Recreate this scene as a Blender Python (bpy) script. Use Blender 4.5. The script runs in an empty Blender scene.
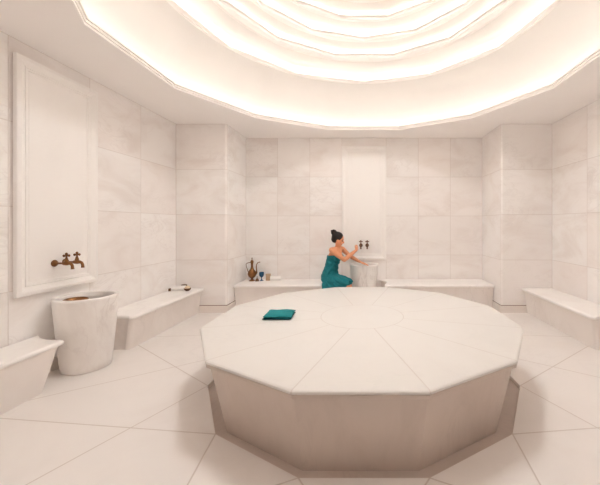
import bpy, bmesh, math, random
from mathutils import Vector, Matrix

random.seed(7)
PI = math.pi
scene = bpy.context.scene
COL = scene.collection

EYE = 1.6            # camera height
CEN = 3.53           # depth of the room's centre (slab, dome, side panels)
HALF = 3.40          # half width of the room
BACK = 6.62          # back wall
PIER_X, PIER_Y = 2.48, 5.695
FRONT = -0.75
CEIL = EYE + 1.808


# ------------------------------------------------------------------ helpers
def link(o, parent=None):
    COL.objects.link(o)
    if parent is not None:
        o.parent = parent
    return o


def mesh_obj(name, verts, faces, mats, parent=None, smooth=False, midx=None):
    me = bpy.data.meshes.new(name)
    me.from_pydata([tuple(v) for v in verts], [], faces)
    me.update()
    for m in (mats if isinstance(mats, (list, tuple)) else [mats]):
        me.materials.append(m)
    bm = bmesh.new()
    bm.from_mesh(me)
    bmesh.ops.recalc_face_normals(bm, faces=bm.faces)
    bm.to_mesh(me)
    bm.free()
    for i, p in enumerate(me.polygons):
        p.use_smooth = smooth
        if midx:
            p.material_index = midx[i]
    return link(bpy.data.objects.new(name, me), parent)


def bm_obj(name, bm, mats, parent=None, smooth=False, angle=None):
    me = bpy.data.meshes.new(name)
    bmesh.ops.recalc_face_normals(bm, faces=bm.faces)
    bm.to_mesh(me)
    bm.free()
    for m in (mats if isinstance(mats, (list, tuple)) else [mats]):
        me.materials.append(m)
    for p in me.polygons:
        p.use_smooth = smooth
    if angle is not None:
        me.set_sharp_from_angle(angle=math.radians(angle))
    return link(bpy.data.objects.new(name, me), parent)


def thing(name, label, cat, loc=(0, 0, 0), rotz=0.0, group=None):
    o = link(bpy.data.objects.new(name, None))
    o.empty_display_size = 0.1
    o.location = loc
    o.rotation_euler = (0, 0, rotz)
    return tag(o, label, cat, group)


def tag(o, label, cat, group=None):
    o['label'] = label
    o['category'] = cat
    if group:
        o['group'] = group
    return o


def struct(o):
    o['kind'] = 'structure'
    return o


def sharp(o, deg=35):
    for p in o.data.polygons:
        p.use_smooth = True
    o.data.set_sharp_from_angle(angle=math.radians(deg))
    return o


def loft(loops, close=True, cap0=False, cap1=False):
    """loops: equally long lists of points -> verts, faces"""
    n = len(loops[0])
    verts = [p for lp in loops for p in lp]
    faces = []
    for a in range(len(loops) - 1):
        for i in range(n if close else n - 1):
            j = (i + 1) % n
            faces.append((a * n + i, a * n + j, (a + 1) * n + j, (a + 1) * n + i))
    if cap0:
        faces.append(tuple(range(n)))
    if cap1:
        b = (len(loops) - 1) * n
        faces.append(tuple(range(b, b + n)))
    return verts, faces


def lathe_loops(profile, seg=40, cx=0, cy=0, cz=0):
    return [[(cx + r * math.cos(2 * PI * i / seg), cy + r * math.sin(2 * PI * i / seg), cz + z)
             for i in range(seg)] for r, z in profile]


def lathe(name, profile, mat, parent=None, seg=40, deg=40, loc=(0, 0, 0)):
    v, f = loft(lathe_loops(profile, seg, *loc), cap0=profile[0][0] > 1e-4, cap1=profile[-1][0] > 1e-4)
    return sharp(mesh_obj(name, v, f, mat, parent), deg)


def add_box(bm, x0, x1, y0, y1, z0, z1):
    vs = [bm.verts.new(p) for p in ((x0, y0, z0), (x1, y0, z0), (x1, y1, z0), (x0, y1, z0),
                                    (x0, y0, z1), (x1, y0, z1), (x1, y1, z1), (x0, y1, z1))]
    for q in ((0, 3, 2, 1), (4, 5, 6, 7), (0, 1, 5, 4), (1, 2, 6, 5), (2, 3, 7, 6), (3, 0, 4, 7)):
        bm.faces.new([vs[i] for i in q])


def frame_axes(d):
    d = d.normalized()
    h = Vector((0, 0, 1)) if abs(d.z) < 0.9 else Vector((1, 0, 0))
    a = d.cross(h).normalized()
    return d, a, d.cross(a).normalized()


def add_ring_loft(bm, rings, cap=True):
    vv = [[bm.verts.new(p) for p in r] for r in rings]
    n = len(vv[0])
    for a in range(len(vv) - 1):
        for i in range(n):
            j = (i + 1) % n
            bm.faces.new((vv[a][i], vv[a][j], vv[a + 1][j], vv[a + 1][i]))
    if cap:
        bm.faces.new(vv[0][::-1])
        bm.faces.new(vv[-1])


def add_tube(bm, pts, radii, seg=12, flat=1.0):
    """swept tube through pts with one radius per point"""
    pts = [Vector(p) for p in pts]
    if not isinstance(radii, (list, tuple)):
        radii = [radii] * len(pts)
    rings, prev = [], None
    for i, p in enumerate(pts):
        t = (pts[min(i + 1, len(pts) - 1)] - pts[max(i - 1, 0)]).normalized()
        if prev is None:
            _, a, b = frame_axes(t)
        else:
            a = (prev - t * prev.dot(t)).normalized()
            b = t.cross(a)
        prev = a
        rings.append([p + (a * math.cos(2 * PI * k / seg) + b * math.sin(2 * PI * k / seg) * flat) * radii[i]
                      for k in range(seg)])
    add_ring_loft(bm, rings)


def add_capsule(bm, p0, r0, p1, r1, seg=12):
    """tapered limb with round ends"""
    p0, p1 = Vector(p0), Vector(p1)
    d, a, b = frame_axes(p1 - p0)
    rings = []
    for t in (-85, -60, -30, 0):
        c, s = math.cos(math.radians(t)), math.sin(math.radians(t))
        rings.append((p0 + d * r0 * s, r0 * c))
    for t in (0, 30, 60, 85):
        c, s = math.cos(math.radians(t)), math.sin(math.radians(t))
        rings.append((p1 + d * r1 * s, r1 * c))
    add_ring_loft(bm, [[p + (a * math.cos(2 * PI * k / seg) + b * math.sin(2 * PI * k / seg)) * r for k in range(seg)]
                       for p, r in rings])


def add_ellipsoid(bm, c, ax, ay, az, seg=24, rings=14):
    """ax, ay, az are Vectors (semi-axes)"""
    c = Vector(c)
    rr = []
    for i in range(1, rings):
        t = PI * i / rings - PI / 2
        rr.append([c + az * math.sin(t) + (ax * math.cos(2 * PI * k / seg) + ay * math.sin(2 * PI * k / seg)) * math.cos(t)
                   for k in range(seg)])
    add_ring_loft(bm, rr)


def remeshed(name, bm, voxel, mats, parent=None, smooth_it=4, extra=None):
    """one continuous skin over everything in bm"""
    me = bpy.data.meshes.new(name + '_src')
    bmesh.ops.recalc_face_normals(bm, faces=bm.faces)
    bm.to_mesh(me)
    bm.free()
    tmp = link(bpy.data.objects.new(name + '_src', me))
    r = tmp.modifiers.new('r', 'REMESH')
    r.mode = 'VOXEL'
    r.voxel_size = voxel
    s = tmp.modifiers.new('s', 'SMOOTH')
    s.factor = 0.5
    s.iterations = smooth_it
    dg = bpy.context.evaluated_depsgraph_get()
    out = bpy.data.meshes.new_from_object(tmp.evaluated_get(dg))
    bpy.data.objects.remove(tmp)
    bpy.data.meshes.remove(me)
    out.name = name
    out.materials.clear()
    for m in (mats if isinstance(mats, (list, tuple)) else [mats]):
        out.materials.append(m)
    for p in out.polygons:
        p.use_smooth = True
        p.material_index = extra(p.center) if extra else 0
    return link(bpy.data.objects.new(name, out), parent)


# ------------------------------------------------------------------ materials
class NT:
    def __init__(self, name):
        self.m = bpy.data.materials.new(name)
        self.m.use_nodes = True
        self.t = self.m.node_tree
        self.b = self.t.nodes['Principled BSDF']

    def node(self, typ, **kw):
        n = self.t.nodes.new(typ)
        for k, v in kw.items():
            setattr(n, k, v)
        return n

    def put(self, sock, val):
        if hasattr(val, 'is_linked') or isinstance(val, bpy.types.NodeSocket):
            self.t.links.new(val, sock)
        else:
            sock.default_value = val

    def M(self, op, a, b=None, c=None):
        n = self.node('ShaderNodeMath', operation=op)
        self.put(n.inputs[0], a)
        if b is not None:
            self.put(n.inputs[1], b)
        if c is not None:
            self.put(n.inputs[2], c)
        return n.outputs[0]

    def pos(self):
        return self.node('ShaderNodeNewGeometry').outputs['Position']

    def obj(self):
        return self.node('ShaderNodeTexCoord').outputs['Object']

    def xyz(self, v):
        n = self.node('ShaderNodeSeparateXYZ')
        self.put(n.inputs[0], v)
        return n.outputs

    def comb(self, x, y, z):
        n = self.node('ShaderNodeCombineXYZ')
        for i, v in enumerate((x, y, z)):
            self.put(n.inputs[i], v)
        return n.outputs[0]

    def noise(self, vec, scale, detail=4, rough=0.5, dist=0.0):
        n = self.node('ShaderNodeTexNoise')
        self.put(n.inputs['Vector'], vec)
        n.inputs['Scale'].default_value = scale
        n.inputs['Detail'].default_value = detail
        n.inputs['Roughness'].default_value = rough
        n.inputs['Distortion'].default_value = dist
        return n.outputs[0]

    def white(self, vec):
        n = self.node('ShaderNodeTexWhiteNoise', noise_dimensions='3D')
        self.put(n.inputs['Vector'], vec)
        return n.outputs['Value'], n.outputs['Color']

    def vmath(self, op, a, b):
        n = self.node('ShaderNodeVectorMath', operation=op)
        self.put(n.inputs[0], a)
        self.put(n.inputs[1], b)
        return n.outputs[0]

    def mix(self, fac, a, b):
        n = self.node('ShaderNodeMix', data_type='RGBA')
        self.put(n.inputs[0], fac)
        for s, v in ((n.inputs[6], a), (n.inputs[7], b)):
            if isinstance(v, tuple):
                s.default_value = (*v, 1) if len(v) == 3 else v
            else:
                self.t.links.new(v, s)
        return n.outputs[2]

    def ramp(self, v, lo, hi):
        n = self.node('ShaderNodeMapRange', interpolation_type='SMOOTHSTEP')
        self.put(n.inputs[0], v)
        n.inputs[1].default_value, n.inputs[2].default_value = lo, hi
        return n.outputs[0]

    def below(self, d, w, soft):
        """1 where d < w, falling to 0 at w + soft"""
        n = self.node('ShaderNodeMapRange')
        self.put(n.inputs[0], d)
        n.inputs[1].default_value, n.inputs[2].default_value = w, w + soft
        n.inputs[3].default_value, n.inputs[4].default_value = 1, 0
        return n.outputs[0]

    def finish(self, col, rough=0.4, spec=0.4, bump=None, bstr=0.2, bdist=0.01, metal=0.0):
        self.put(self.b.inputs['Base Color'], (*col, 1) if isinstance(col, tuple) and len(col) == 3 else col)
        self.put(self.b.inputs['Roughness'], rough)
        self.b.inputs['Specular IOR Level'].default_value = spec
        self.b.inputs['Metallic'].default_value = metal
        if bump is not None:
            n = self.node('ShaderNodeBump')
            n.inputs['Strength'].default_value = bstr
            n.inputs['Distance'].default_value = bdist
            self.put(n.inputs['Height'], bump)
            self.t.links.new(n.outputs[0], self.b.inputs['Normal'])
        return self.m


PALE = (0.955, 0.948, 0.941)
DUSK = (0.81, 0.767, 0.742)
SEAM = (0.40, 0.31, 0.255)


def marble_col(t, vec, pale=PALE, dusk=DUSK, cloud=0.45, vein=0.35, scale=1.0, stretch=(1, 1, 0.45)):
    v = t.vmath('MULTIPLY', vec, stretch)
    n1 = t.noise(v, 1.6 * scale, 6, 0.6, 0.8)
    c = t.mix(t.M('MULTIPLY', t.ramp(n1, 0.42, 0.75), cloud), pale, dusk)
    n2 = t.noise(v, 2.1 * scale, 5, 0.55, 2.2)
    line = t.below(t.M('ABSOLUTE', t.M('SUBTRACT', n2, 0.5)), 0.0, 0.035)
    gate = t.ramp(t.noise(v, 0.9 * scale, 2), 0.45, 0.65)
    return t.mix(t.M('MULTIPLY', t.M('MULTIPLY', line, gate), vein), c, (dusk[0] * .82, dusk[1] * .82, dusk[2] * .84))


def tile_wall(name, axis, origin, width, mirror=False):
    t = NT(name)
    p = t.pos()
    s = t.xyz(p)
    u = s[axis]
    if mirror:
        u = t.M('ABSOLUTE', u)
    un = t.M('DIVIDE', t.M('SUBTRACT', u, origin), width)
    wn = t.M('DIVIDE', t.M('SUBTRACT', s[2], 0.13), 0.8195)
    iu, iw = t.M('FLOOR', un), t.M('FLOOR', wn)
    sgn = t.M('SIGN', s[0])
    val, colr = t.white(t.comb(iu, iw, t.M('ADD', sgn, 3.7 + axis)))
    shift = t.vmath('MULTIPLY', colr, (7.0, 7.0, 7.0))
    c = marble_col(t, t.vmath('ADD', p, shift), cloud=0.85, vein=0.3, stretch=(0.8, 0.8, 1.5))
    c = t.mix(t.M('MULTIPLY', val, 0.38), c, DUSK)
    c = t.mix(t.M('MULTIPLY', t.M('POWER', t.xyz(colr)[1], 2.0), 0.45), c, (0.88, 0.815, 0.785))

    def edge(x, w):
        f = t.M('FRACT', x)
        return t.M('MULTIPLY', t.M('MINIMUM', f, t.M('SUBTRACT', 1.0, f)), w)
    d = t.M('MINIMUM', edge(un, width), edge(wn, 0.8195))
    seam = t.below(d, 0.002, 0.005)
    c = t.mix(t.M('MULTIPLY', seam, 0.28), c, SEAM)
    return t.finish(c, 0.33, 0.4, t.M('SUBTRACT', 1.0, seam), 0.3, 0.004)


def floor_mat():
    t = NT('floor_marble')
    p = t.pos()
    s = t.xyz(p)
    dx, dy = s[0], t.M('SUBTRACT', s[1], CEN)
    r = t.M('SQRT', t.M('ADD', t.M('MULTIPLY', dx, dx), t.M('MULTIPLY', dy, dy)))
    th = t.M('ARCTAN2', dx, dy)
    w = PI / 6
    # signed offset from the nearest polygon corner, folded
    a = t.M('ABSOLUTE', t.M('SUBTRACT', t.M('FLOORED_MODULO', t.M('SUBTRACT', th, 0.0), w), w / 2))
    X, Y = t.M('MULTIPLY', r, t.M('COSINE', a)), t.M('MULTIPLY', r, t.M('SINE', a))
    R, b, m = 1.6, math.radians(51), math.radians(15)
    px, py, ang, dist = R, 0.0, b, None
    for k in range(3):
        nx, ny = -math.sin(ang), math.cos(ang)
        d = t.M('ABSOLUTE', t.M('SUBTRACT', t.M('ADD', t.M('MULTIPLY', X, nx), t.M('MULTIPLY', Y, ny)), px * nx + py * ny))
        dist = d if dist is None else t.M('MINIMUM', dist, d)
        tgt = m if k % 2 == 0 else 0.0        # wall of the wedge that the line meets next
        den = math.cos(ang) * math.sin(tgt) - math.sin(ang) * math.cos(tgt)
        tt = (py * math.cos(tgt) - px * math.sin(tgt)) / den
        px, py = px + tt * math.cos(ang), py + tt * math.sin(ang)
        ang = 2 * tgt - ang
    c = marble_col(t, p, (0.83, 0.802, 0.780), (0.75, 0.712, 0.682), cloud=0.5, vein=0.15, scale=0.7, stretch=(1, 1, 1))
    seam = t.below(dist, 0.002, 0.006)
    c = t.mix(t.M('MULTIPLY', seam, 0.48), c, SEAM)
    return t.finish(c, 0.32, 0.4, t.M('SUBTRACT', 1.0, seam), 0.3, 0.004)


def slab_top_mat():
    t = NT('slab_top_marble')
    p = t.pos()
    s = t.xyz(p)
    dx, dy = t.M('ADD', s[0], 0.02), t.M('SUBTRACT', s[1], CEN)
    r = t.M('SQRT', t.M('ADD', t.M('MULTIPLY', dx, dx), t.M('MULTIPLY', dy, dy)))
    th = t.M('ARCTAN2', dx, dy)
    w = PI / 6
    a = t.M('ABSOLUTE', t.M('SUBTRACT', t.M('FLOORED_MODULO', th, w), w / 2))
    ray = t.M('ADD', t.M('MULTIPLY', r, t.M('SINE', a)), t.M('MULTIPLY', t.M('LESS_THAN', r, 0.455), 5.0))
    ring = t.M('ABSOLUTE', t.M('SUBTRACT', r, 0.458))
    seam = t.below(t.M('MINIMUM', ray, ring), 0.002, 0.005)
    c = marble_col(t, p, pale=(0.74, 0.725, 0.70), dusk=(0.69, 0.668, 0.64), cloud=0.4, vein=0.12, scale=0.8, stretch=(1, 1, 1))
    c = t.mix(t.M('MULTIPLY', seam, 0.30), c, SEAM)
    return t.finish(c, 0.4, 0.35, t.M('SUBTRACT', 1.0, seam), 0.25, 0.004)


def plain_marble(name, pale=PALE, dusk=DUSK, cloud=0.45, vein=0.3, scale=1.0, stretch=(1, 1, 0.6), rough=0.35):
    t = NT(name)
    return t.finish(marble_col(t, t.pos(), pale, dusk, cloud, vein, scale, stretch), rough, 0.4)


def simple(name, col, rough=0.5, metal=0.0, spec=0.4, var=0.15, scale=20, bump=0.0):
    t = NT(name)
    n = t.noise(t.obj(), scale, 3)
    c = t.mix(t.M('MULTIPLY', n, var * 2), col, tuple(x * 0.6 for x in col))
    return t.finish(c, rough, spec, n if bump else None, bump, 0.004, metal)


def emit(name, col, strength):
    t = NT(name)
    t.finish(col, 0.5)
    t.b.inputs['Emission Color'].default_value = (*col, 1)
    t.b.inputs['Emission Strength'].default_value = strength
    return t.m


M_BACK = tile_wall('back_wall_marble', 0, 0.465, 0.675, True)
M_SIDE = tile_wall('side_wall_marble', 1, PIER_Y, 0.895)
M_PIERF = tile_wall('pier_front_marble', 0, PIER_X, 0.92, True)
M_PIERS = tile_wall('pier_side_marble', 1, PIER_Y, 0.925)
M_FLOOR = floor_mat()
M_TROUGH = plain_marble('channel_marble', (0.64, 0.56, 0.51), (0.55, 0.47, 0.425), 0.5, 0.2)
M_SLABTOP = slab_top_mat()
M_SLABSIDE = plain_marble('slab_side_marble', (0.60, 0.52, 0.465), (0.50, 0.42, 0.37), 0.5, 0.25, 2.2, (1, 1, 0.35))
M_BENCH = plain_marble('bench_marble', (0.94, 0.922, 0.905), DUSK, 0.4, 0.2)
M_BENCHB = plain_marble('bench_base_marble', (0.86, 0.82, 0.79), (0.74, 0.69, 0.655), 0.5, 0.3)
M_BASIN = plain_marble('basin_marble', (0.93, 0.91, 0.89), (0.66, 0.60, 0.56), 0.4, 0.35, 0.9, (1.3, 1.3, 0.5))
M_BASEBD = plain_marble('baseboard_marble', (0.83, 0.775, 0.73), DUSK, 0.5, 0.2)
M_JOINT = simple('dark_joint', (0.30, 0.22, 0.18), 0.8)
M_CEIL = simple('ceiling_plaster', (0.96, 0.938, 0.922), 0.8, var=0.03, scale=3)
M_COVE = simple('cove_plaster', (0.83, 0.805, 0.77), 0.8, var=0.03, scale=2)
M_LIP = plain_marble('lip_plaster', (0.94, 0.91, 0.88), (0.90, 0.85, 0.81), 0.6, 0.1, 2.0, (1, 1, 1), 0.7)


def panel_mat():
    t = NT('carved_panel_marble')
    p = t.pos()
    s = t.xyz(p)
    along = t.M('ADD', s[0], s[1])
    n = t.noise(p, 3.0, 3)
    # shallow carved waves running across the field
    ph = t.M('ADD', t.M('MULTIPLY', s[2], 130.0), t.M('MULTIPLY', t.M('SINE', t.M('MULTIPLY', along, 60.0)), 1.0))
    h = t.M('MULTIPLY', t.M('ADD', t.M('SINE', ph), 1.0), 0.5)
    c = marble_col(t, p, (0.935, 0.922, 0.906), (0.89, 0.87, 0.85), 0.4, 0.1)
    return t.finish(c, 0.4, 0.35, t.M('ADD', h, t.M('MULTIPLY', n, 0.4)), 0.11, 0.006)


M_PANEL = panel_mat()
M_PFRAME = plain_marble('panel_frame_marble', (0.935, 0.922, 0.906), (0.89, 0.87, 0.85), 0.4, 0.15)
M_BRASS = simple('aged_brass', (0.27, 0.125, 0.05), 0.38, 0.85, var=0.3, scale=40)
M_BRASS2 = simple('dull_brass', (0.23, 0.13, 0.075), 0.42, 0.8, var=0.3, scale=40)
M_COPPER = simple('copper', (0.25, 0.12, 0.05), 0.35, 0.85, var=0.3, scale=30)
M_BLUE = simple('blue_glaze', (0.02, 0.11, 0.24), 0.2, 0.0, 0.6, var=0.3, scale=60)
M_TEAL = simple('teal_terry', (0.025, 0.27, 0.29), 0.9, 0.0, 0.15, var=0.35, scale=120, bump=0.5)
M_TEALDK = simple('teal_terry_border', (0.008, 0.10, 0.12), 0.9, 0.0, 0.15, var=0.2, scale=120, bump=0.5)
M_WRAP = simple('teal_wrap', (0.02, 0.235, 0.275), 0.8, 0.0, 0.2, var=0.35, scale=14, bump=0.3)
M_WHITE = simple('white_terry', (0.95, 0.94, 0.92), 0.9, 0.0, 0.15, var=0.02, scale=150, bump=0.5)
M_TAN = simple('tan_sponge', (0.62, 0.44, 0.29), 0.9, 0.0, 0.1, var=0.25, scale=60, bump=0.6)
M_CREAM = simple('cream_sponge', (0.80, 0.66, 0.48), 0.9, 0.0, 0.1, var=0.2, scale=60, bump=0.6)
M_WOOD = simple('dark_wood', (0.16, 0.07, 0.03), 0.5, 0.0, 0.4, var=0.4, scale=25)
M_BRIST = simple('brown_bristle', (0.11, 0.055, 0.03), 0.9, 0.0, 0.1, var=0.4, scale=150, bump=0.6)
M_SKIN = simple('skin', (0.80, 0.37, 0.205), 0.5, 0.0, 0.35, var=0.1, scale=10)
M_LIPS = simple('lips', (0.40, 0.10, 0.08), 0.45, 0.0, 0.4, var=0.1)
M_EYE = simple('eye_dark', (0.025, 0.015, 0.012), 0.3, 0.0, 0.4, var=0.1)
M_HAIR = simple('dark_hair', (0.018, 0.010, 0.008), 0.5, 0.0, 0.4, var=0.4, scale=60, bump=0.5)
M_LED = emit('warm_light_strip', (1.0, 0.995, 0.995), 1.0)


def water_mat():
    t = NT('water')
    m = t.finish((0.95, 0.93, 0.9), 0.02, 0.5, t.noise(t.pos(), 14, 2), 0.1, 0.004)
    t.b.inputs['Transmission Weight'].default_value = 1.0
    t.b.inputs['IOR'].default_value = 1.33
    return m


M_WATER = water_mat()

# ------------------------------------------------------------------ ring functions
NSEG = 120


def poly_r(theta, R, vertex_front):
    w = PI / 6
    a = (theta % w) - w / 2 if vertex_front else ((theta + w / 2) % w) - w / 2
    return R * math.cos(w / 2) / math.cos(a)


def ring(R, z, kind='flat', n=NSEG, cx=0.0, cy=CEN):
    """kind: flat (edge faces the camera), vert (corner faces the camera), circ"""
    out = []
    for i in range(n):
        th = 2 * PI * i / n
        r = R if kind == 'circ' else poly_r(th, R, kind == 'vert')
        out.append((cx + r * math.sin(th), cy + r * math.cos(th), z))
    return out


# ------------------------------------------------------------------ room shell
def quad(name, pts, mat):
    return struct(mesh_obj(name, pts, [tuple(range(len(pts)))], mat))


quad('wall_left', [(-HALF, FRONT, 0), (-HALF, BACK, 0), (-HALF, BACK, CEIL), (-HALF, FRONT, CEIL)], M_SIDE)
quad('wall_right', [(HALF, BACK, 0), (HALF, FRONT, 0), (HALF, FRONT, CEIL), (HALF, BACK, CEIL)], M_SIDE)
quad('wall_back', [(-PIER_X, BACK, 0), (PIER_X, BACK, 0), (PIER_X, BACK, CEIL), (-PIER_X, BACK, CEIL)], M_BACK)
quad('wall_front', [(HALF, FRONT, 0), (-HALF, FRONT, 0), (-HALF, FRONT, CEIL), (HALF, FRONT, CEIL)], M_BACK)
for sx, side in ((-1, 'left'), (1, 'right')):
    x0, x1 = sx * PIER_X, sx * HALF
    c = 0.028  # small chamfer on the corner
    pts = [(x1, PIER_Y), (x0 + sx * c, PIER_Y), (x0, PIER_Y + c), (x0, BACK)]
    v, f, mi = [], [], []
    for (ax, ay), (bx, by) in zip(pts[:-1], pts[1:]):
        k = len(v)
        v += [(ax, ay, 0), (bx, by, 0), (bx, by, CEIL), (ax, ay, CEIL)]
        f.append((k, k + 1, k + 2, k + 3))
    o = struct(mesh_obj('wall_pier_' + side, v, f, [M_PIERF, M_PIERS], midx=[0, 0, 1]))
    # baseboard wrapped round the pier
    t = 0.02
    inner = [(x1, PIER_Y), (x0, PIER_Y), (x0, BACK)]
    outer = [(x1, PIER_Y - t), (x0 - sx * t, PIER_Y - t), (x0 - sx * t, BACK)]
    loops = []
    for z, off in ((0, 1.0), (0.114, 1.0), (0.121, 0.55), (0.121, 0.06), (0.133, 0.06), (0.133, 0.0)):
        loops.append([(a[0] + (b[0] - a[0]) * off, a[1] + (b[1] - a[1]) * off, z) for a, b in zip(inner, outer)])
    v, f = loft(loops, close=False)
    struct(mesh_obj('baseboard_pier_' + side, v, f, [M_BASEBD, M_JOINT], midx=[0, 0, 0, 0, 0, 0, 1, 1, 1, 1]))
    bm = bmesh.new()
    xa, xb = sorted((sx * HALF, sx * (HALF - t)))
    add_box(bm, xa, xb, FRONT, PIER_Y - t, 0, 0.13)
    struct(bm_obj('baseboard_' + side, bm, M_BASEBD))
bm = bmesh.new()
add_box(bm, -PIER_X + 0.016, PIER_X - 0.016, BACK - 0.016, BACK, 0, 0.13)
struct(bm_obj('baseboard_back', bm, M_BASEBD))


def box_hit(th):
    dx, dy = math.sin(th), math.cos(th)
    ts = []
    if abs(dx) > 1e-9:
        ts.append(HALF / abs(dx))
    if dy > 1e-9:
        ts.append((BACK - CEN) / dy)
    elif dy < -1e-9:
        ts.append((FRONT - CEN) / dy)
    t = min(ts)
    return dx * t, CEN + dy * t


ANG = sorted([2 * PI * i / 120 for i in range(120)] +
             [math.atan2(sx * HALF, e - CEN) % (2 * PI) for sx in (-1, 1) for e in (BACK, FRONT)])
TR_R, TR_D = 1.6, 0.035


def pol(th, R, z, vf=False):
    r = poly_r(th, R, vf)
    return (r * math.sin(th), CEN + r * math.cos(th), z)


# floor with the shallow channel round the slab
L0 = [(*box_hit(a), 0.0) for a in ANG]
L1 = [pol(a, TR_R, 0.0) for a in ANG]
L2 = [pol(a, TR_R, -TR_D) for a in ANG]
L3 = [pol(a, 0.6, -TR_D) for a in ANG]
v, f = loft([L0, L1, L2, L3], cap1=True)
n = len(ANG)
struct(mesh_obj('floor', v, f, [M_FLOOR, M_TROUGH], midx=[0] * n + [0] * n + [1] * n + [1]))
# soffit with the twelve-sided opening
L0 = [(*box_hit(a), CEIL) for a in ANG]
L1 = [pol(a, 2.62, CEIL) for a in ANG]
v, f = loft([L0, L1])
struct(mesh_obj('ceiling', v, f, M_CEIL))

# ------------------------------------------------------------------ stepped dome
# per step: lower edge (R, k, kind), lip edge (R, k, kind), channel depth outward
STEPS = [((2.62, 1.808, 'flat'), (2.592, 1.885, 'flat'), 0.22),
         ((2.31, 2.600, 'circ'), (2.315, 2.655, 'vert'), 0.20),
         ((1.98, 2.830, 'circ'), (1.863, 2.890, 'flat'), 0.19),
         ((1.66, 3.010, 'circ'), (1.600, 3.055, 'vert'), 0.17),
         ((1.42, 3.170, 'circ'), (1.356, 3.220, 'flat'), 0.17),
         ((1.10, 3.310, 'circ'), (1.04, 3.350, 'vert'), 0.16)]
POWER = [4.5, 5.7, 6.3, 7, 7, 7]
LED_GAIN = 0.66
for i, (lo, up, ch) in enumerate(STEPS):
    R, k, kd = lo
    R2, k2, kd2 = up
    lp = [ring(R, EYE + k, kd)]
    if i == 0:   # the lowest lip is a stepped moulding
        lp += [ring(R, EYE + k + 0.022, kd), ring(R - 0.012, EYE + k + 0.026, kd),
               ring(R - 0.012, EYE + k + 0.048, kd), ring(R - 0.026, EYE + k + 0.052, kd)]
    floor_k = k2 - 0.05
    lp += [ring(R2, EYE + k2 - 0.008, kd2), ring(R2 + 0.012, EYE + k2, kd2), ring(R2 + 0.03, EYE + k2, kd2),
           ring(R2 + 0.04, EYE + floor_k, kd2), ring(R2 + ch, EYE + floor_k, kd2)]
    v, f = loft(lp)
    tr = struct(mesh_obj('trim_%d' % (i + 1), v, f, M_LIP))
    # light strip lying in the channel behind the lip
    rs = R2 + ch * 0.55
    z0 = EYE + floor_k + 0.002
    v, f = loft([ring(rs - 0.02, z0, kd2), ring(rs - 0.02, z0 + 0.014, kd2), ring(rs + 0.02, z0 + 0.014, kd2),
                 ring(rs + 0.02, z0, kd2)])
    m = M_LED.copy()
    m.node_tree.nodes['Principled BSDF'].inputs['Emission Strength'].default_value = POWER[i] * LED_GAIN
    mesh_obj('light_strip', v, f, m, tr)
    # cove surface up to the next step
    if i + 1 < len(STEPS):
        Rn, kn, kdn = STEPS[i + 1][0]
        a = ring(R2 + ch, EYE + floor_k, kd2)
        c = ring(Rn, EYE + kn, kdn)
        q = 0.75
        loops = []
        for s in range(9):
            t = s / 8
            row = []
            for pa, pc in zip(a, c):
                bx = (pa[0] * q + pc[0] * (1 - q), pa[1] * q + pc[1] * (1 - q), pa[2] * 0.25 + pc[2] * 0.75)
                row.append(tuple((1 - t) ** 2 * pa[j] + 2 * t * (1 - t) * bx[j] + t * t * pc[j] for j in range(3)))
            loops.append(row)
        v, f = loft(loops)
    else:
        # last step: unseen deep eye for the lamp, shaped to screen the coves
        top = EYE + k2 + 0.16
        v, f = loft([ring(R2 + ch, EYE + floor_k, kd2), ring(R2 + ch * 0.8, EYE + k2 + 0.08, kd2), ring(0.66, top, 'circ'),
                     ring(0.63, top + 0.01, 'circ'), ring(0.63, top + 0.42, 'circ'), ring(0.1, top + 0.42, 'circ')], cap1=True)
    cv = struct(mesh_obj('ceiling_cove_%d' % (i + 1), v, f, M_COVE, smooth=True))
# round lamp set into the top of the dome
lamp_z = EYE + STEPS[-1][1][1] + 0.16 + 0.41
lathe('dome_lamp', [(0.60, 0.0), (0.60, -0.025), (0.56, -0.035), (0.3, -0.04), (0.02, -0.04)], emit('dome_lamp_glass', (1.0, 0.995, 0.995), 17.5), cv, 40, 40, (0, CEN, lamp_z))

# ------------------------------------------------------------------ central slab
SX = -0.02
slab = thing('marble_platform', 'large twelve-sided pale marble platform in the middle of the room', 'platform', (SX, CEN, -TR_D))


def pring(R, z, n=12):
    return [(R * math.sin(PI / 12 + i * PI / 6), R * math.cos(PI / 12 + i * PI / 6), z + TR_D) for i in range(n)]


RT = 1.655
v, f = loft([pring(RT - 0.03, 0.549), pring(RT - 0.008, 0.549), pring(RT - 0.001, 0.553), pring(RT, 0.560), pring(RT - 0.003, 0.568),
             pring(RT - 0.012, 0.5745), pring(RT - 0.022, 0.576)], cap0=True, cap1=True)
sharp(mesh_obj('slab_top', v, f, M_SLABTOP, slab), 28)
v, f = loft([pring(1.494, -TR_D), pring(1.618, 0.518), pring(1.644, 0.520), pring(1.647, 0.523), pring(1.647, 0.545), pring(1.625, 0.547), pring(1.625, 0.549)], cap0=True, cap1=True)
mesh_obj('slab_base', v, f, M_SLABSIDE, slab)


# ------------------------------------------------------------------ benches
def scoop(c0, sgn, depth, vc=0.31, cut=0.0):
    """plan curve of an end that is cut away round a basin centred at u=c0"""
    out = []
    for i in range(13):
        vv = depth * i / 12
        q = 0.45 ** 2 - (vv - vc) ** 2
        a = math.sqrt(q) if q > 0 else 0
        if vv > vc:
            a = max(a, 0.395)
        out.append((c0 + sgn * (a - cut), vv))
    return out


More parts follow.
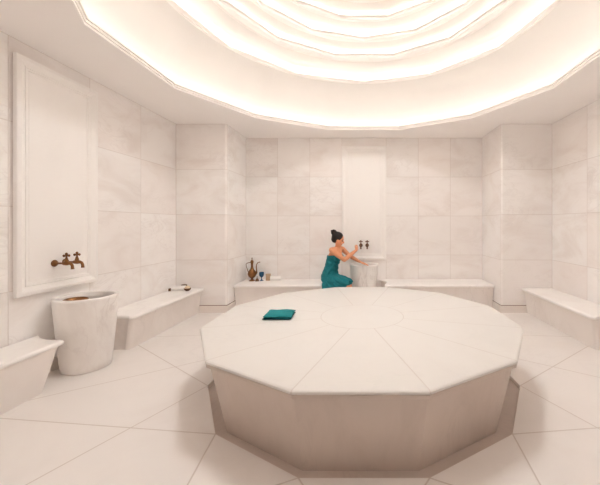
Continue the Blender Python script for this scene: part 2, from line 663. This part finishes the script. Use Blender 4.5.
def outline(lo, hi, depth, inset_f=0.0, inset_lo=0.0, inset_hi=0.0, rad=0.05):
    """lo / hi: ('flat', u) or ('scoop', centre). plan outline, wall edge at v=0"""
    d = depth - inset_f

    def end(spec, sgn, ins):
        if spec[0] == 'flat':
            return [(spec[1] + sgn * ins, d * i / 12) for i in range(13)]
        e = scoop(spec[1], sgn, d, 0.31, spec[2] if len(spec) > 2 else 0.0)
        return [(u + sgn * ins, vv) for u, vv in e]
    A, B = end(lo, 1, inset_lo), end(hi, -1, inset_hi)

    def corner(e, sgn, spec):
        if spec[0] == 'flat':
            return e + [e[-1]] * 4
        u, vv = e[-1]
        e = [p for p in e[:-1]]
        e = [(p[0], min(p[1], vv - rad)) for p in e]
        arc = [(u + sgn * rad * (1 - math.cos(t)), vv - rad + rad * math.sin(t)) for t in (0, PI / 8, PI / 4, 3 * PI / 8, PI / 2)]
        return e + arc
    A, B = corner(A, 1, lo), corner(B, -1, hi)
    return A + B[::-1]


def bench(label, xf, lo, hi, depth, base_in=0.03, base_bot=0.11, end_lo=0.0, end_hi=0.0):
    """xf maps (u, v, z) to the room; one marble bench of seat slab on a leaning base"""
    H = 0.444
    ul, uh = lo[1], hi[1]
    ox, oy, _ = xf(0.5 * (ul + uh), depth / 2, 0)
    root = thing('marble_bench', label, 'bench', (ox, oy, 0), group='marble benches along the walls')

    def lp(ins_f, z, il, ih):
        return [tuple(Vector(xf(u, vv, z)) - Vector((ox, oy, 0))) for u, vv in outline(lo, hi, depth, ins_f, il, ih)]
    el, eh = (0 if lo[0] == 'flat' else 1), (0 if hi[0] == 'flat' else 1)
    loops = [lp(b, z, b * el, b * eh) for b, z in ((0.03, H - 0.045), (0.012, H - 0.045), (0.003, H - 0.036), (0, H - 0.022), (0.003, H - 0.010), (0.012, H - 0.002), (0.02, H))]
    v, f = loft(loops, cap0=True, cap1=True)
    sharp(mesh_obj('seat_slab', v, f, M_BENCH, root), 40)
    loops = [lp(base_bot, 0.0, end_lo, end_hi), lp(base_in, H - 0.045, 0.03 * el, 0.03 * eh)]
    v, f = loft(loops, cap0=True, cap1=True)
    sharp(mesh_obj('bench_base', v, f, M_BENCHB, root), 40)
    return root


BB = 0.017
left = lambda u, vv, z: (-HALF + BB + vv, u, z)
right = lambda u, vv, z: (HALF - BB - vv, u, z)
back = lambda u, vv, z: (u, BACK - BB - vv, z)
bench('marble bench on the left wall cut off by the left picture edge', left,
      ('flat', 0.75), ('scoop', CEN, 0.075), 0.40, 0.025, 0.06, 0.0, 0.15)
bench('marble bench on the left wall running from the left basin to the far pier', left,
      ('scoop', CEN), ('flat', PIER_Y - BB), 0.50, 0.045, 0.10, 0.03, 0.0)
bench('marble bench along the right wall', right, ('scoop', CEN), ('flat', PIER_Y - BB), 0.54, 0.045, 0.10, 0.03, 0.0)
bench('back wall bench left of the basin, with the brass ewer and the sitting woman', back,
      ('flat', -PIER_X + BB), ('scoop', 0.0), 0.66, 0.045, 0.10, 0.0, 0.06)
bench('empty back wall bench right of the basin', back, ('scoop', 0.0), ('flat', PIER_X - BB), 0.66, 0.045, 0.10, 0.06, 0.0)


# ------------------------------------------------------------------ basins
def basin(label, x, y):
    root = thing('marble_basin', label, 'basin', (x, y, 0), group='round marble basins under the panels')
    prof = [(0.215, 0.0), (0.225, 0.006), (0.236, 0.08), (0.252, 0.25), (0.270, 0.45), (0.286, 0.65), (0.296, 0.77), (0.299, 0.785),
            (0.296, 0.796), (0.288, 0.80), (0.262, 0.80), (0.254, 0.795), (0.250, 0.785), (0.238, 0.65), (0.20, 0.52), (0.10, 0.47), (0.02, 0.465)]
    prof = [(r * 0.965, z) for r, z in prof]
    lathe('basin_body', prof, M_BASIN, root, 64, 50)
    return root


b1 = basin('grey-veined marble basin standing by the left wall', -3.105, CEN)
b2 = basin('marble basin at the back wall beside the sitting woman', 0.0, 6.30)
for b in (b1, b2):
    v, f = loft(lathe_loops([(0.2365, 0.752), (0.2, 0.752), (0.02, 0.752)], 48), cap1=True)
    mesh_obj('water', v, f, M_WATER, b, smooth=True)

# copper bowl floating in the left basin
cb = lathe('copper_bowl', [(0.02, 0.0), (0.06, 0.008), (0.09, 0.03), (0.103, 0.055), (0.108, 0.058), (0.106, 0.062), (0.099, 0.058), (0.085, 0.033), (0.055, 0.012), (0.015, 0.006)],
           M_COPPER, None, 32)
cb.location = (-3.125, 3.415, 0.722)
cb.rotation_euler = (0.05, 0.06, 0)
tag(cb, 'copper bowl in the left marble basin', 'bowl')


# ------------------------------------------------------------------ wall panels
def panel(label, xf, loc, rot):
    """local: x along the wall, -y out of the wall, z up"""
    root = thing('wall_plaque', label, 'plaque', loc, rot, group='tall framed marble panels')
    W, Z0, Z1 = 0.465, 0.0, 2.375
    zc = (Z0 + Z1) / 2
    hh = (Z1 - Z0) / 2

    def rect(ins, y):
        return [(-W + ins, y, zc - hh + ins), (W - ins, y, zc - hh + ins), (W - ins, y, zc + hh - ins), (-W + ins, y, zc + hh - ins)]
    prof = [(0.03, 0), (0.03, -0.016), (0, -0.016), (0, -0.046), (0.004, -0.054), (0.012, -0.058), (0.040, -0.060), (0.048, -0.056), (0.088, -0.038), (0.093, -0.044), (0.100, -0.044), (0.104, -0.036), (0.120, -0.034), (0.124, -0.026), (0.140, -0.022)]
    v, f = loft([rect(i, y) for i, y in prof], cap0=True)
    sharp(mesh_obj('panel_frame', v, f, M_PFRAME, root), 25)
    v, f = loft([rect(0.138, -0.004), rect(0.138, -0.026)], cap0=True, cap1=True)
    mesh_obj('carved_field', v, f, M_PANEL, root)
    return root


PZ = 0.883
panel('tall framed marble panel with shallow carving on the left wall', None, (-HALF, CEN - 0.03, PZ), PI / 2)
panel('tall framed marble panel on the back wall above the basin', None, (0, BACK, PZ - 0.03), 0)


# ------------------------------------------------------------------ taps
def tap(label, loc, rot, mat, group):
    """local: -y out of the wall, origin at the wall flange"""
    root = thing('brass_tap', label, 'tap', loc, rot, group)
    root.scale = (1.22, 1.22, 1.22)
    bm = bmesh.new()
    rings = [[(r * math.cos(2 * PI * k / 24), y, r * math.sin(2 * PI * k / 24)) for k in range(24)]
             for r, y in ((0.030, 0.0), (0.031, -0.006), (0.026, -0.012), (0.022, -0.020), (0.013, -0.026), (0.010, -0.03))]
    add_ring_loft(bm, rings)
    bm_obj('flange', bm, mat, root, True, 40)
    bm = bmesh.new()
    add_tube(bm, [(0, -0.02, 0), (0, -0.07, 0), (0, -0.078, 0), (0, -0.09, 0), (0, -0.118, 0), (0, -0.135, 0), (0, -0.152, -0.006), (0, -0.162, -0.022), (0, -0.164, -0.045), (0, -0.164, -0.052)],
             [0.009, 0.009, 0.013, 0.017, 0.019, 0.015, 0.012, 0.011, 0.012, 0.014], 16)
    add_tube(bm, [(0, -0.11, 0.0), (0, -0.11, 0.02), (0, -0.11, 0.024), (0, -0.11, 0.034), (0, -0.11, 0.05)], [0.015, 0.014, 0.017, 0.012, 0.008], 16)
    bm_obj('spout', bm, mat, root, True, 50)
    bm = bmesh.new()
    add_tube(bm, [(0, -0.11, 0.048), (0, -0.11, 0.072)], [0.007, 0.006], 12)
    for ax in (Vector((1, 0, 0)), Vector((0, 1, 0))):
        c = Vector((0, -0.11, 0.068))
        add_tube(bm, [c - ax * 0.032, c - ax * 0.025, c - ax * 0.012, c, c + ax * 0.012, c + ax * 0.025, c + ax * 0.032],
                 [0.004, 0.011, 0.0065, 0.008, 0.0065, 0.011, 0.004], 12)
    add_tube(bm, [(0, -0.11, 0.072), (0, -0.11, 0.08), (0, -0.11, 0.09), (0, -0.11, 0.096)], [0.006, 0.011, 0.009, 0.002], 12)
    bm_obj('cross_handle', bm, mat, root, True, 50)
    return root


TZ = 1.172
px = -HALF + 0.026
tap('brass tap on the left wall panel, the one nearer the near bench', (px, 3.43, TZ), PI / 2, M_BRASS, 'taps above the left basin')
tap('brass tap on the left wall panel, the one farther along the wall', (px, 3.555, TZ), PI / 2, M_BRASS, 'taps above the left basin')
tap('brass tap on the back panel under the hand of the woman', (-0.065, BACK - 0.026, 1.155), 0, M_BRASS2, 'taps above the back basin')
tap('brass tap on the back panel, free of the hand, right of the other', (0.065, BACK - 0.026, 1.155), 0, M_BRASS2, 'taps above the back basin')

# ------------------------------------------------------------------ things on the back bench
BT = 0.4445
ew = thing('brass_ewer', 'tall brass ewer with curved spout on the back bench', 'ewer', (-2.275, 6.40, BT), 0.0)
lathe('ewer_body', [(0.055, 0), (0.058, 0.006), (0.05, 0.016), (0.028, 0.03), (0.022, 0.048), (0.03, 0.058), (0.062, 0.085), (0.08, 0.12), (0.084, 0.15), (0.078, 0.18),
                    (0.058, 0.21), (0.036, 0.24), (0.026, 0.27), (0.022, 0.31), (0.024, 0.35), (0.030, 0.372), (0.034, 0.38), (0.030, 0.384)], M_BRASS, ew, 36)
lathe('ewer_lid', [(0.033, 0.384), (0.033, 0.39), (0.026, 0.41), (0.012, 0.425), (0.006, 0.432), (0.011, 0.443), (0.010, 0.452), (0.003, 0.476), (0.001, 0.48)], M_BRASS, ew, 28)
bm = bmesh.new()
add_tube(bm, [(0.074, 0, 0.14), (0.095, 0, 0.17), (0.092, 0, 0.22), (0.088, 0, 0.28), (0.095, 0, 0.335), (0.118, 0, 0.37), (0.145, 0, 0.382), (0.165, 0, 0.378)],
         [0.02, 0.017, 0.013, 0.011, 0.009, 0.008, 0.0085, 0.010], 14)
bm_obj('spout', bm, M_BRASS, ew, True, 50)
bm = bmesh.new()
add_tube(bm, [(-0.07, 0, 0.18), (-0.085, 0, 0.20), (-0.10, 0, 0.25), (-0.118, 0, 0.30), (-0.12, 0, 0.335), (-0.10, 0, 0.36), (-0.06, 0, 0.372), (-0.028, 0, 0.374)],
         [0.007, 0.007, 0.006, 0.006, 0.006, 0.006, 0.006, 0.006], 12)
bm_obj('handle', bm, M_BRASS, ew, True, 50)

bell = thing('brass_bell', 'small dark brass bell between the ewer and the blue goblet', 'bell', (-2.165, 6.38, BT))
lathe('bell_body', [(0.040, 0), (0.040, 0.006), (0.033, 0.02), (0.027, 0.04), (0.018, 0.052), (0.006, 0.056)], M_BRASS2, bell, 24)
lathe('bell_handle', [(0.006, 0.052), (0.005, 0.068), (0.010, 0.078), (0.009, 0.088), (0.002, 0.096)], M_BRASS2, bell, 18)

gb = thing('blue_goblet', 'dark blue goblet beside the brass ewer', 'goblet', (-2.09, 6.43, BT))
lathe('foot', [(0.038, 0), (0.038, 0.006), (0.02, 0.014), (0.010, 0.03), (0.009, 0.06), (0.014, 0.07)], M_BLUE, gb, 28)
lathe('cup', [(0.012, 0.068), (0.032, 0.082), (0.046, 0.11), (0.049, 0.14), (0.046, 0.172), (0.043, 0.174), (0.045, 0.14), (0.042, 0.112), (0.028, 0.088), (0.006, 0.08)], M_BLUE, gb, 28)

bm = bmesh.new()
add_box(bm, -0.045, 0.045, -0.04, 0.04, 0, 0.14)
bmesh.ops.subdivide_edges(bm, edges=bm.edges[:], cuts=3, use_grid_fill=True)
for vv in bm.verts:
    k = Vector((vv.co.x / 0.045, vv.co.y / 0.04, (vv.co.z - 0.07) / 0.07))
    vv.co -= Vector((k.x * 0.045, k.y * 0.04, k.z * 0.07)) * 0.06 * max(0, k.length - 1.0) * 2
    vv.co += Vector((random.uniform(-1, 1), random.uniform(-1, 1), 0)) * 0.003
sp = bm_obj('bath_sponge', bm, M_TAN, None, True, 60)
sp.location = (-1.955, 6.44, BT)
tag(sp, 'upright tan bath sponge between the goblet and the white towel', 'sponge')


def rolled_towel(name, length, rad, mat, core=None, parent=None):
    """spiral roll lying along x, resting on z=0"""
    loops = []
    turns, steps = 3.2, 96
    for t in range(steps + 1):
        a = t / steps * turns * 2 * PI
        r = rad * (0.18 + 0.82 * t / steps)
        loops.append((r, a))
    v, f = [], []
    th = rad * 0.2
    for r, a in loops:
        for rr in (r, max(r - th, 0.002)):
            for x in (-length / 2, length / 2):
                v.append((x, rr * math.cos(a), rad + rr * math.sin(a) * 0.98))
    for i in range(steps):
        a, b = i * 4, i * 4 + 4
        f += [(a, a + 1, b + 1, b), (a + 2, b + 2, b + 3, a + 3), (a, b, b + 2, a + 2), (a + 1, a + 3, b + 3, b + 1)]
    f += [(0, 2, 3, 1), (steps * 4, steps * 4 + 1, steps * 4 + 3, steps * 4 + 2)]
    return sharp(mesh_obj(name, v, f, mat, parent), 50)


rt = rolled_towel('rolled_towel', 0.21, 0.052, M_WHITE)
rt.location = (-1.80, 6.42, BT)
rt.rotation_euler = (0, 0, 0.12)
tag(rt, 'white rolled towel on the back bench beside the tan sponge', 'towel')

# ------------------------------------------------------------------ things on the left bench
rt2 = rolled_towel('rolled_towel', 0.22, 0.044, M_WHITE)
rt2.location = (-3.215, 5.47, BT)
rt2.rotation_euler = (0, 0, 0.10)
tag(rt2, 'white rolled towel on the far end of the left wall bench', 'towel')
br = thing('bath_brush', 'dark wooden bath brush behind the rolled towel on the left bench', 'brush', (-3.17, 5.555, BT), 0.1)
bm = bmesh.new()
rr = []
for s in (-1, -0.8, -0.4, 0, 0.4, 0.8, 1):
    w = math.sqrt(max(0.02, 1 - s * s))
    rr.append([(s * 0.055, 0.03 * w * math.cos(2 * PI * k / 16), 0.078 + 0.016 * w * math.sin(2 * PI * k / 16)) for k in range(16)])
add_ring_loft(bm, rr)
bm_obj('brush_back', bm, M_WOOD, br, True, 50)
bm = bmesh.new()
rr = []
for z, s in ((0, 1.0), (0.03, 0.97), (0.072, 0.9)):
    rr.append([(0.05 * s * math.cos(2 * PI * k / 20), 0.027 * s * math.sin(2 * PI * k / 20), z) for k in range(20)])
add_ring_loft(bm, rr)
bm_obj('bristles', bm, M_BRIST, br, True, 50)
bw = lathe('wooden_bowl', [(0.025, 0), (0.03, 0.003), (0.048, 0.02), (0.056, 0.042), (0.054, 0.046), (0.05, 0.042), (0.042, 0.022), (0.02, 0.01)], M_WOOD, None, 28)
bw.location = (-3.055, 5.45, BT)
tag(bw, 'small dark bowl holding a cream sponge on the left bench', 'bowl')
bm = bmesh.new()
add_ellipsoid(bm, (0, 0, 0.035), Vector((0.043, 0, 0)), Vector((0, 0.043, 0)), Vector((0, 0, 0.034)), 20, 12)
so = bm_obj('bath_sponge', bm, M_CREAM, None, True)
so.location = (-3.055, 5.45, BT + 0.018)
tag(so, 'round cream sponge sitting in the small dark bowl', 'sponge')
bm = bmesh.new()
rr = []
for z, s in ((0, 0.85), (0.004, 1), (0.03, 1), (0.038, 0.9), (0.04, 0.4)):
    rr.append([(0.020 * s * math.cos(2 * PI * k / 18), 0.020 * s * math.sin(2 * PI * k / 18), z) for k in range(18)])
add_ring_loft(bm, rr)
st = bm_obj('wooden_jar', bm, M_WOOD, None, True, 50)
st.location = (-3.345, 5.42, BT)
st.scale = (1, 1, 1.2)
tag(st, 'tiny dark jar at the wall end of the rolled towel', 'jar')


# ------------------------------------------------------------------ folded teal towel
ft = thing('folded_towel', 'folded teal towel lying on the marble platform', 'towel', (-0.935, 3.485, 0.577), 0.03)


def fold_layer(bm, w, d, z0, z1, seed):
    rnd = random.Random(seed)
    nx, ny = 14, 12
    ph = rnd.uniform(0, 6)

    def prof(s, t, top):
        ex = max(0.0, abs(s) - 0.86) / 0.14
        ey = max(0.0, abs(t) - 0.86) / 0.14
        e = min(1.0, math.hypot(ex, ey))
        h = (z1 - z0) / 2 * math.sqrt(max(0.0, 1 - e * e))
        wav = 0.0025 * math.sin(5 * s + 3 * t + ph) + 0.0016 * math.sin(9 * t - 4 * s + ph * 2)
        return (z0 + z1) / 2 + (h + wav if top else -h)
    g = {}
    for top in (0, 1):
        for i in range(nx + 1):
            for j in range(ny + 1):
                s, t = 2 * i / nx - 1, 2 * j / ny - 1
                wob = 1 + 0.008 * math.sin(4 * t + ph)
                g[top, i, j] = bm.verts.new((s * w / 2 * wob, t * d / 2, prof(s, t, top)))
    for i in range(nx):
        for j in range(ny):
            bm.faces.new((g[1, i, j], g[1, i + 1, j], g[1, i + 1, j + 1], g[1, i, j + 1]))
            bm.faces.new((g[0, i, j], g[0, i, j + 1], g[0, i + 1, j + 1], g[0, i + 1, j]))
    for i in range(nx):
        for j in (0, ny):
            bm.faces.new((g[0, i, j], g[0, i + 1, j], g[1, i + 1, j], g[1, i, j]))
    for j in range(ny):
        for i in (0, nx):
            bm.faces.new((g[0, i, j], g[0, i, j + 1], g[1, i, j + 1], g[1, i, j]))


for name, w, d, z0, z1, m, off in (('lower_fold', 0.305, 0.285, 0.0, 0.022, M_TEALDK, (0, 0)), ('upper_fold', 0.30, 0.275, 0.020, 0.046, M_TEAL, (0.004, 0.004))):
    bm = bmesh.new()
    fold_layer(bm, w, d, z0, z1, len(name))
    o = bm_obj(name, bm, m, ft, True)
    o.location = (off[0], off[1], 0)

# ------------------------------------------------------------------ the bather
UP = Vector((0, 0, 1))
FWD = Vector((0.90, -0.43, 0)).normalized()       # where the chest faces
LEFT = UP.cross(FWD).normalized()                 # her left
body = bmesh.new()


def V(*a):
    return Vector(a)


def torso_ring(c, rl, rf, n=28, tilt=0.0):
    return [c + LEFT * rl * math.cos(2 * PI * k / n) + (FWD * math.cos(tilt) + UP * math.sin(tilt)) * rf * math.sin(2 * PI * k / n) for k in range(n)]


TOR = [(V(-0.665, 6.10, 0.475), 0.13, 0.10), (V(-0.665, 6.10, 0.53), 0.178, 0.135), (V(-0.66, 6.10, 0.61), 0.182, 0.14), (V(-0.645, 6.095, 0.70), 0.158, 0.118),
       (V(-0.625, 6.09, 0.79), 0.138, 0.104), (V(-0.598, 6.08, 0.88), 0.146, 0.110), (V(-0.565, 6.07, 0.975), 0.158, 0.120), (V(-0.545, 6.065, 1.05), 0.158, 0.108),
       (V(-0.525, 6.06, 1.11), 0.125, 0.075), (V(-0.515, 6.055, 1.145), 0.07, 0.055)]
add_ring_loft(body, [torso_ring(*t) for t in TOR])
# bust
for s in (-1, 1):
    add_ellipsoid(body, V(-0.565, 6.07, 0.97) + LEFT * 0.072 * s + FWD * 0.082, LEFT * 0.062, FWD * 0.058, UP * 0.064)
# neck
add_capsule(body, (-0.518, 6.055, 1.10), 0.056, (-0.495, 6.035, 1.22), 0.047, 16)
# shoulders and arms
SR, SL = V(-0.600, 5.885, 1.112), V(-0.425, 6.235, 1.105)
for s in (SR, SL):
    add_capsule(body, (-0.525, 6.058, 1.118), 0.05, s, 0.054)
ER, WR = V(-0.370, 5.93, 0.925), V(-0.158, 6.13, 1.085)
EL, WL = V(-0.268, 6.17, 0.965), V(-0.085, 6.03, 0.880)
add_capsule(body, SR, 0.057, SR.lerp(ER, 0.5), 0.050)
add_capsule(body, SR.lerp(ER, 0.5), 0.050, ER, 0.041)
add_capsule(body, ER, 0.042, ER.lerp(WR, 0.35), 0.043)
add_capsule(body, ER.lerp(WR, 0.35), 0.043, WR, 0.028)
add_capsule(body, SL, 0.053, SL.lerp(EL, 0.5), 0.044)
add_capsule(body, SL.lerp(EL, 0.5), 0.044, EL, 0.036)
add_capsule(body, EL, 0.037, EL.lerp(WL, 0.35), 0.038)
add_capsule(body, EL.lerp(WL, 0.35), 0.038, WL, 0.025)


def hand(wrist, d, nrm, side, curls, thumb_dir):
    """d: along the hand, nrm: out of the back of the hand, side: towards the thumb"""
    d = d.normalized()
    side = (side - d * side.dot(d)).normalized()
    nrm = d.cross(side).normalized() if nrm.dot(d.cross(side)) > 0 else -d.cross(side).normalized()
    L = 0.098
    spread = (0.033, 0.011, -0.011, -0.031)
    lens = (0.074, 0.083, 0.077, 0.06)
    for i in range(4):
        base = wrist + side * spread[i] * 0.45
        kn = wrist + d * (L - (0.0, 0.0, 0.004, 0.012)[i]) + side * spread[i]
        add_capsule(body, base, 0.017, kn, 0.0145)
        p, dirn = kn, (d + side * spread[i] * 2.2).normalized()
        for sgm in range(3):
            ang = curls[i] * (0.6, 1.0, 0.8)[sgm]
            axis_dir = dirn * math.cos(ang) - nrm * math.sin(ang)
            nn = nrm * math.cos(ang) + dirn * math.sin(ang)
            q = p + axis_dir * lens[i] * (0.48, 0.30, 0.24)[sgm]
            add_capsule(body, p, (0.0118, 0.0105, 0.0095)[sgm], q, (0.0105, 0.0095, 0.0082)[sgm], 10)
            p, dirn, nrm_i = q, axis_dir, nn
            nrm = nn
        nrm = d.cross(side).normalized() if (d.cross(side)).dot(nrm) > -2 and HN[0] > 0 else -d.cross(side).normalized()
    p = wrist + d * 0.022 + side * 0.02
    q = p + (thumb_dir * 0.048)
    add_capsule(body, p, 0.018, q, 0.013, 10)
    q2 = q + (thumb_dir * 0.6 + d * 0.5).normalized() * 0.036
    add_capsule(body, q, 0.0125, q2, 0.0105, 10)
    q3 = q2 + (thumb_dir * 0.25 + d * 0.9).normalized() * 0.028
    add_capsule(body, q2, 0.0105, q3, 0.0085, 10)


HN = [1]
# right hand reaches for the tap handle, palm towards her left and down
dR = (V(-0.06, 6.44, 1.235) - WR).normalized()
sideR = (UP - dR * UP.dot(dR)).normalized()
bR = dR.cross(sideR)            # points to her right
HN[0] = 1
hand(WR, dR, bR, sideR, (0.45, 0.55, 0.62, 0.70), (sideR * 0.45 + dR * 0.7 - bR * 0.5).normalized())
# left hand lies on the basin rim, palm down
dL = V(0.98, 0.05, -0.36).normalized()
sideL = V(0, -1, 0)
bL = dL.cross(sideL)
HN[0] = 1 if bL.z > 0 else -1
hand(WL, dL, V(0, 0, 1), sideL, (0.12, 0.10, 0.12, 0.16), (sideL * 0.75 + dL * 0.65 - UP * 0.1).normalized())

# legs
HR, HL = V(-0.665, 6.10, 0.55) - LEFT * 0.092, V(-0.665, 6.10, 0.55) + LEFT * 0.092
KR, KL = V(-0.345, 5.79, 0.515), V(-0.285, 5.925, 0.515)
AR, AL = V(-0.33, 5.755, 0.09), V(-0.26, 5.875, 0.09)
for h, k, a in ((HR, KR, AR), (HL, KL, AL)):
    add_capsule(body, h, 0.088, h.lerp(k, 0.5), 0.078)
    add_capsule(body, h.lerp(k, 0.5), 0.078, k, 0.056)
    add_capsule(body, k, 0.055, k.lerp(a, 0.3), 0.056)
    add_capsule(body, k.lerp(a, 0.3), 0.056, a, 0.033)
    add_capsule(body, a + V(0, 0, -0.045) - FWD * 0.03, 0.036, a + V(0, 0, -0.055) + FWD * 0.12, 0.028)
    add_capsule(body, a + V(0, 0, -0.055) + FWD * 0.11 + LEFT * 0.015, 0.026, a + V(0, 0, -0.062) + FWD * 0.185, 0.02)
    add_capsule(body, a + V(0, 0, -0.055) + FWD * 0.11 - LEFT * 0.02, 0.025, a + V(0, 0, -0.064) + FWD * 0.165 - LEFT * 0.02, 0.018)
# head, turned to the tap and tipped a little down
HC = V(-0.490, 6.015, 1.300)
hf = V(0.93, 0.02, -0.28).normalized()
hl = UP.cross(hf).normalized()
hu = hf.cross(hl).normalized()


def hp(f_, l_, u_):
    return HC + hf * f_ + hl * l_ + hu * u_


add_ellipsoid(body, hp(-0.012, 0, 0.028), hf * 0.108, hl * 0.084, hu * 0.105)
add_ellipsoid(body, hp(0.026, 0, -0.035), hf * 0.074, hl * 0.066, hu * 0.092)
add_capsule(body, hp(0.066, 0, -0.108), 0.021, hp(0.074, 0, -0.104), 0.019)                     # chin
add_capsule(body, hp(0.092, 0, 0.012), 0.009, hp(0.117, 0, -0.026), 0.013)                      # nose
add_capsule(body, hp(0.098, 0.0, -0.032), 0.016, hp(0.104, 0, -0.034), 0.013)
add_capsule(body, hp(0.086, -0.018, -0.066), 0.011, hp(0.086, 0.018, -0.066), 0.011)            # lips
add_capsule(body, hp(0.085, -0.05, 0.030), 0.013, hp(0.085, 0.05, 0.030), 0.013)                # brow
for s in (-1, 1):
    add_ellipsoid(body, hp(-0.006, 0.080 * s, -0.012), hf * 0.020, hl * 0.010, hu * 0.034, 14, 8)   # ear
    add_ellipsoid(body, hp(0.058, 0.045 * s, -0.030), hf * 0.03, hl * 0.026, hu * 0.03, 14, 8)      # cheek


def face_mat(c):
    q = Vector(c) - HC
    f_, l_, u_ = q.dot(hf), q.dot(hl), q.dot(hu)
    if f_ > 0.07 and abs(l_) < 0.027 and -0.078 < u_ < -0.054:
        return 1
    if f_ > 0.06 and abs(abs(l_) - 0.034) < 0.016 and abs(u_ - 0.002) < 0.008:
        return 2
    if f_ > 0.06 and abs(abs(l_) - 0.036) < 0.02 and abs(u_ - 0.034) < 0.006:
        return 2
    return 0


person = remeshed('person', body, 0.006, [M_SKIN, M_LIPS, M_EYE], None, 3, face_mat)
tag(person, 'woman in a teal towel wrap sitting by the back basin, one hand on the tap', 'person')

hair = bmesh.new()
add_ellipsoid(hair, hp(-0.030, 0, 0.044), hf * 0.114, hl * 0.098, hu * 0.106)
add_ellipsoid(hair, hp(-0.062, 0, 0.0), hf * 0.076, hl * 0.084, hu * 0.082)
add_ellipsoid(hair, hp(-0.122, 0, 0.108), hf * 0.056, hl * 0.058, hu * 0.056)
for k in range(10):
    a, b = k * 2.4, 0.35 + 0.25 * (k % 4)
    add_ellipsoid(hair, hp(-0.122 + 0.050 * math.cos(a) * math.cos(b), 0.050 * math.sin(a) * math.cos(b), 0.108 + 0.046 * math.sin(b)),
                  hf * 0.022, hl * 0.022, hu * 0.018, 10, 8)
remeshed('hair', hair, 0.006, M_HAIR, person, 2)

wrap = bmesh.new()
add_ring_loft(wrap, [torso_ring(c, rl + 0.016, rf + 0.016) for c, rl, rf in TOR[:7]] + [torso_ring(V(-0.556, 6.068, 1.005), 0.174, 0.134)])
for s in (-1, 1):
    add_ellipsoid(wrap, V(-0.566, 6.07, 0.955) + LEFT * 0.072 * s + FWD * 0.082, LEFT * 0.074, FWD * 0.07, UP * 0.062)
for h, k in ((HR, KR), (HL, KL)):
    add_capsule(wrap, h, 0.106, h.lerp(k, 0.55), 0.092)
    add_capsule(wrap, h.lerp(k, 0.55), 0.092, h.lerp(k, 1.0), 0.076)
add_capsule(wrap, HR.lerp(HL, 0.5), 0.12, KR.lerp(KL, 0.45) - FWD * 0.04, 0.07)
# cloth hanging from the lap, front and near side
for i in range(9):
    t = i / 8 * 1.12
    p = (HR + V(0.05, -0.05, 0)).lerp(KR, 0.40 + 0.55 * t) + LEFT * (-0.035)
    add_capsule(wrap, p, 0.05 + 0.008 * (i % 2), V(p.x - 0.01, min(p.y, 5.875) - 0.02, 0.30), 0.03 + 0.01 * (i % 2))
for i in range(6):
    x = -0.755 + 0.055 * i
    yy = 5.955 - 0.10 * i / 5
    add_capsule(wrap, V(x + 0.01, yy + 0.03, 0.53), 0.052, V(x, min(5.885, yy - 0.03), 0.33 + 0.01 * (i % 2)), 0.034 + 0.008 * (i % 2))
# the overlapping edge that runs from the hip to the lap
add_tube(wrap, [V(-0.53, 5.925, 0.87), V(-0.60, 5.915, 0.78), V(-0.68, 5.925, 0.68), V(-0.73, 5.95, 0.58), V(-0.745, 5.97, 0.50)], [0.018, 0.022, 0.024, 0.024, 0.02], 10)
add_tube(wrap, [V(-0.44, 6.0, 0.93), V(-0.52, 5.925, 0.95), V(-0.62, 5.92, 0.97)], [0.012, 0.014, 0.012], 8)
wo = remeshed('towel_wrap', wrap, 0.0075, M_WRAP, person, 3)
nrm_list = [v.normal.copy() for v in wo.data.vertices]
for vx, vn in zip(wo.data.vertices, nrm_list):      # soft folds running across the cloth
    p = vx.co.copy()
    ph = 62 * p.z + 34 * p.x + 2.2 * math.sin(9 * p.z - 7 * p.x) + 1.5 * math.sin(13 * p.y)
    vx.co = p + vn * (0.0055 * math.sin(ph) + 0.003 * math.sin(1.9 * ph + 20 * p.x))

# ------------------------------------------------------------------ camera, world, view
cam = bpy.data.cameras.new('camera')
cam.sensor_width = 36.0
cam.lens = 315.0 / 600.0 * 36.0
cam.shift_x = -64.0 / 600.0
cam.shift_y = -18.5 / 600.0
cam.clip_start = 0.05
co = link(bpy.data.objects.new('camera', cam))
co.location = (0, 0, EYE)
co.rotation_euler = (PI / 2, 0, 0)
scene.camera = co

w = bpy.data.worlds.new('world')
scene.world = w
w.use_nodes = True
w.node_tree.nodes['Background'].inputs[0].default_value = (1, 0.9, 0.8, 1)
w.node_tree.nodes['Background'].inputs[1].default_value = 0.0

scene.cycles.max_bounces = 24
scene.cycles.diffuse_bounces = 20
scene.cycles.use_denoising = True
vs = scene.view_settings
vs.view_transform = 'Standard'
vs.look = 'None'
vs.gamma = 1.0
vs.exposure = 0.52
vs.use_curve_mapping = False
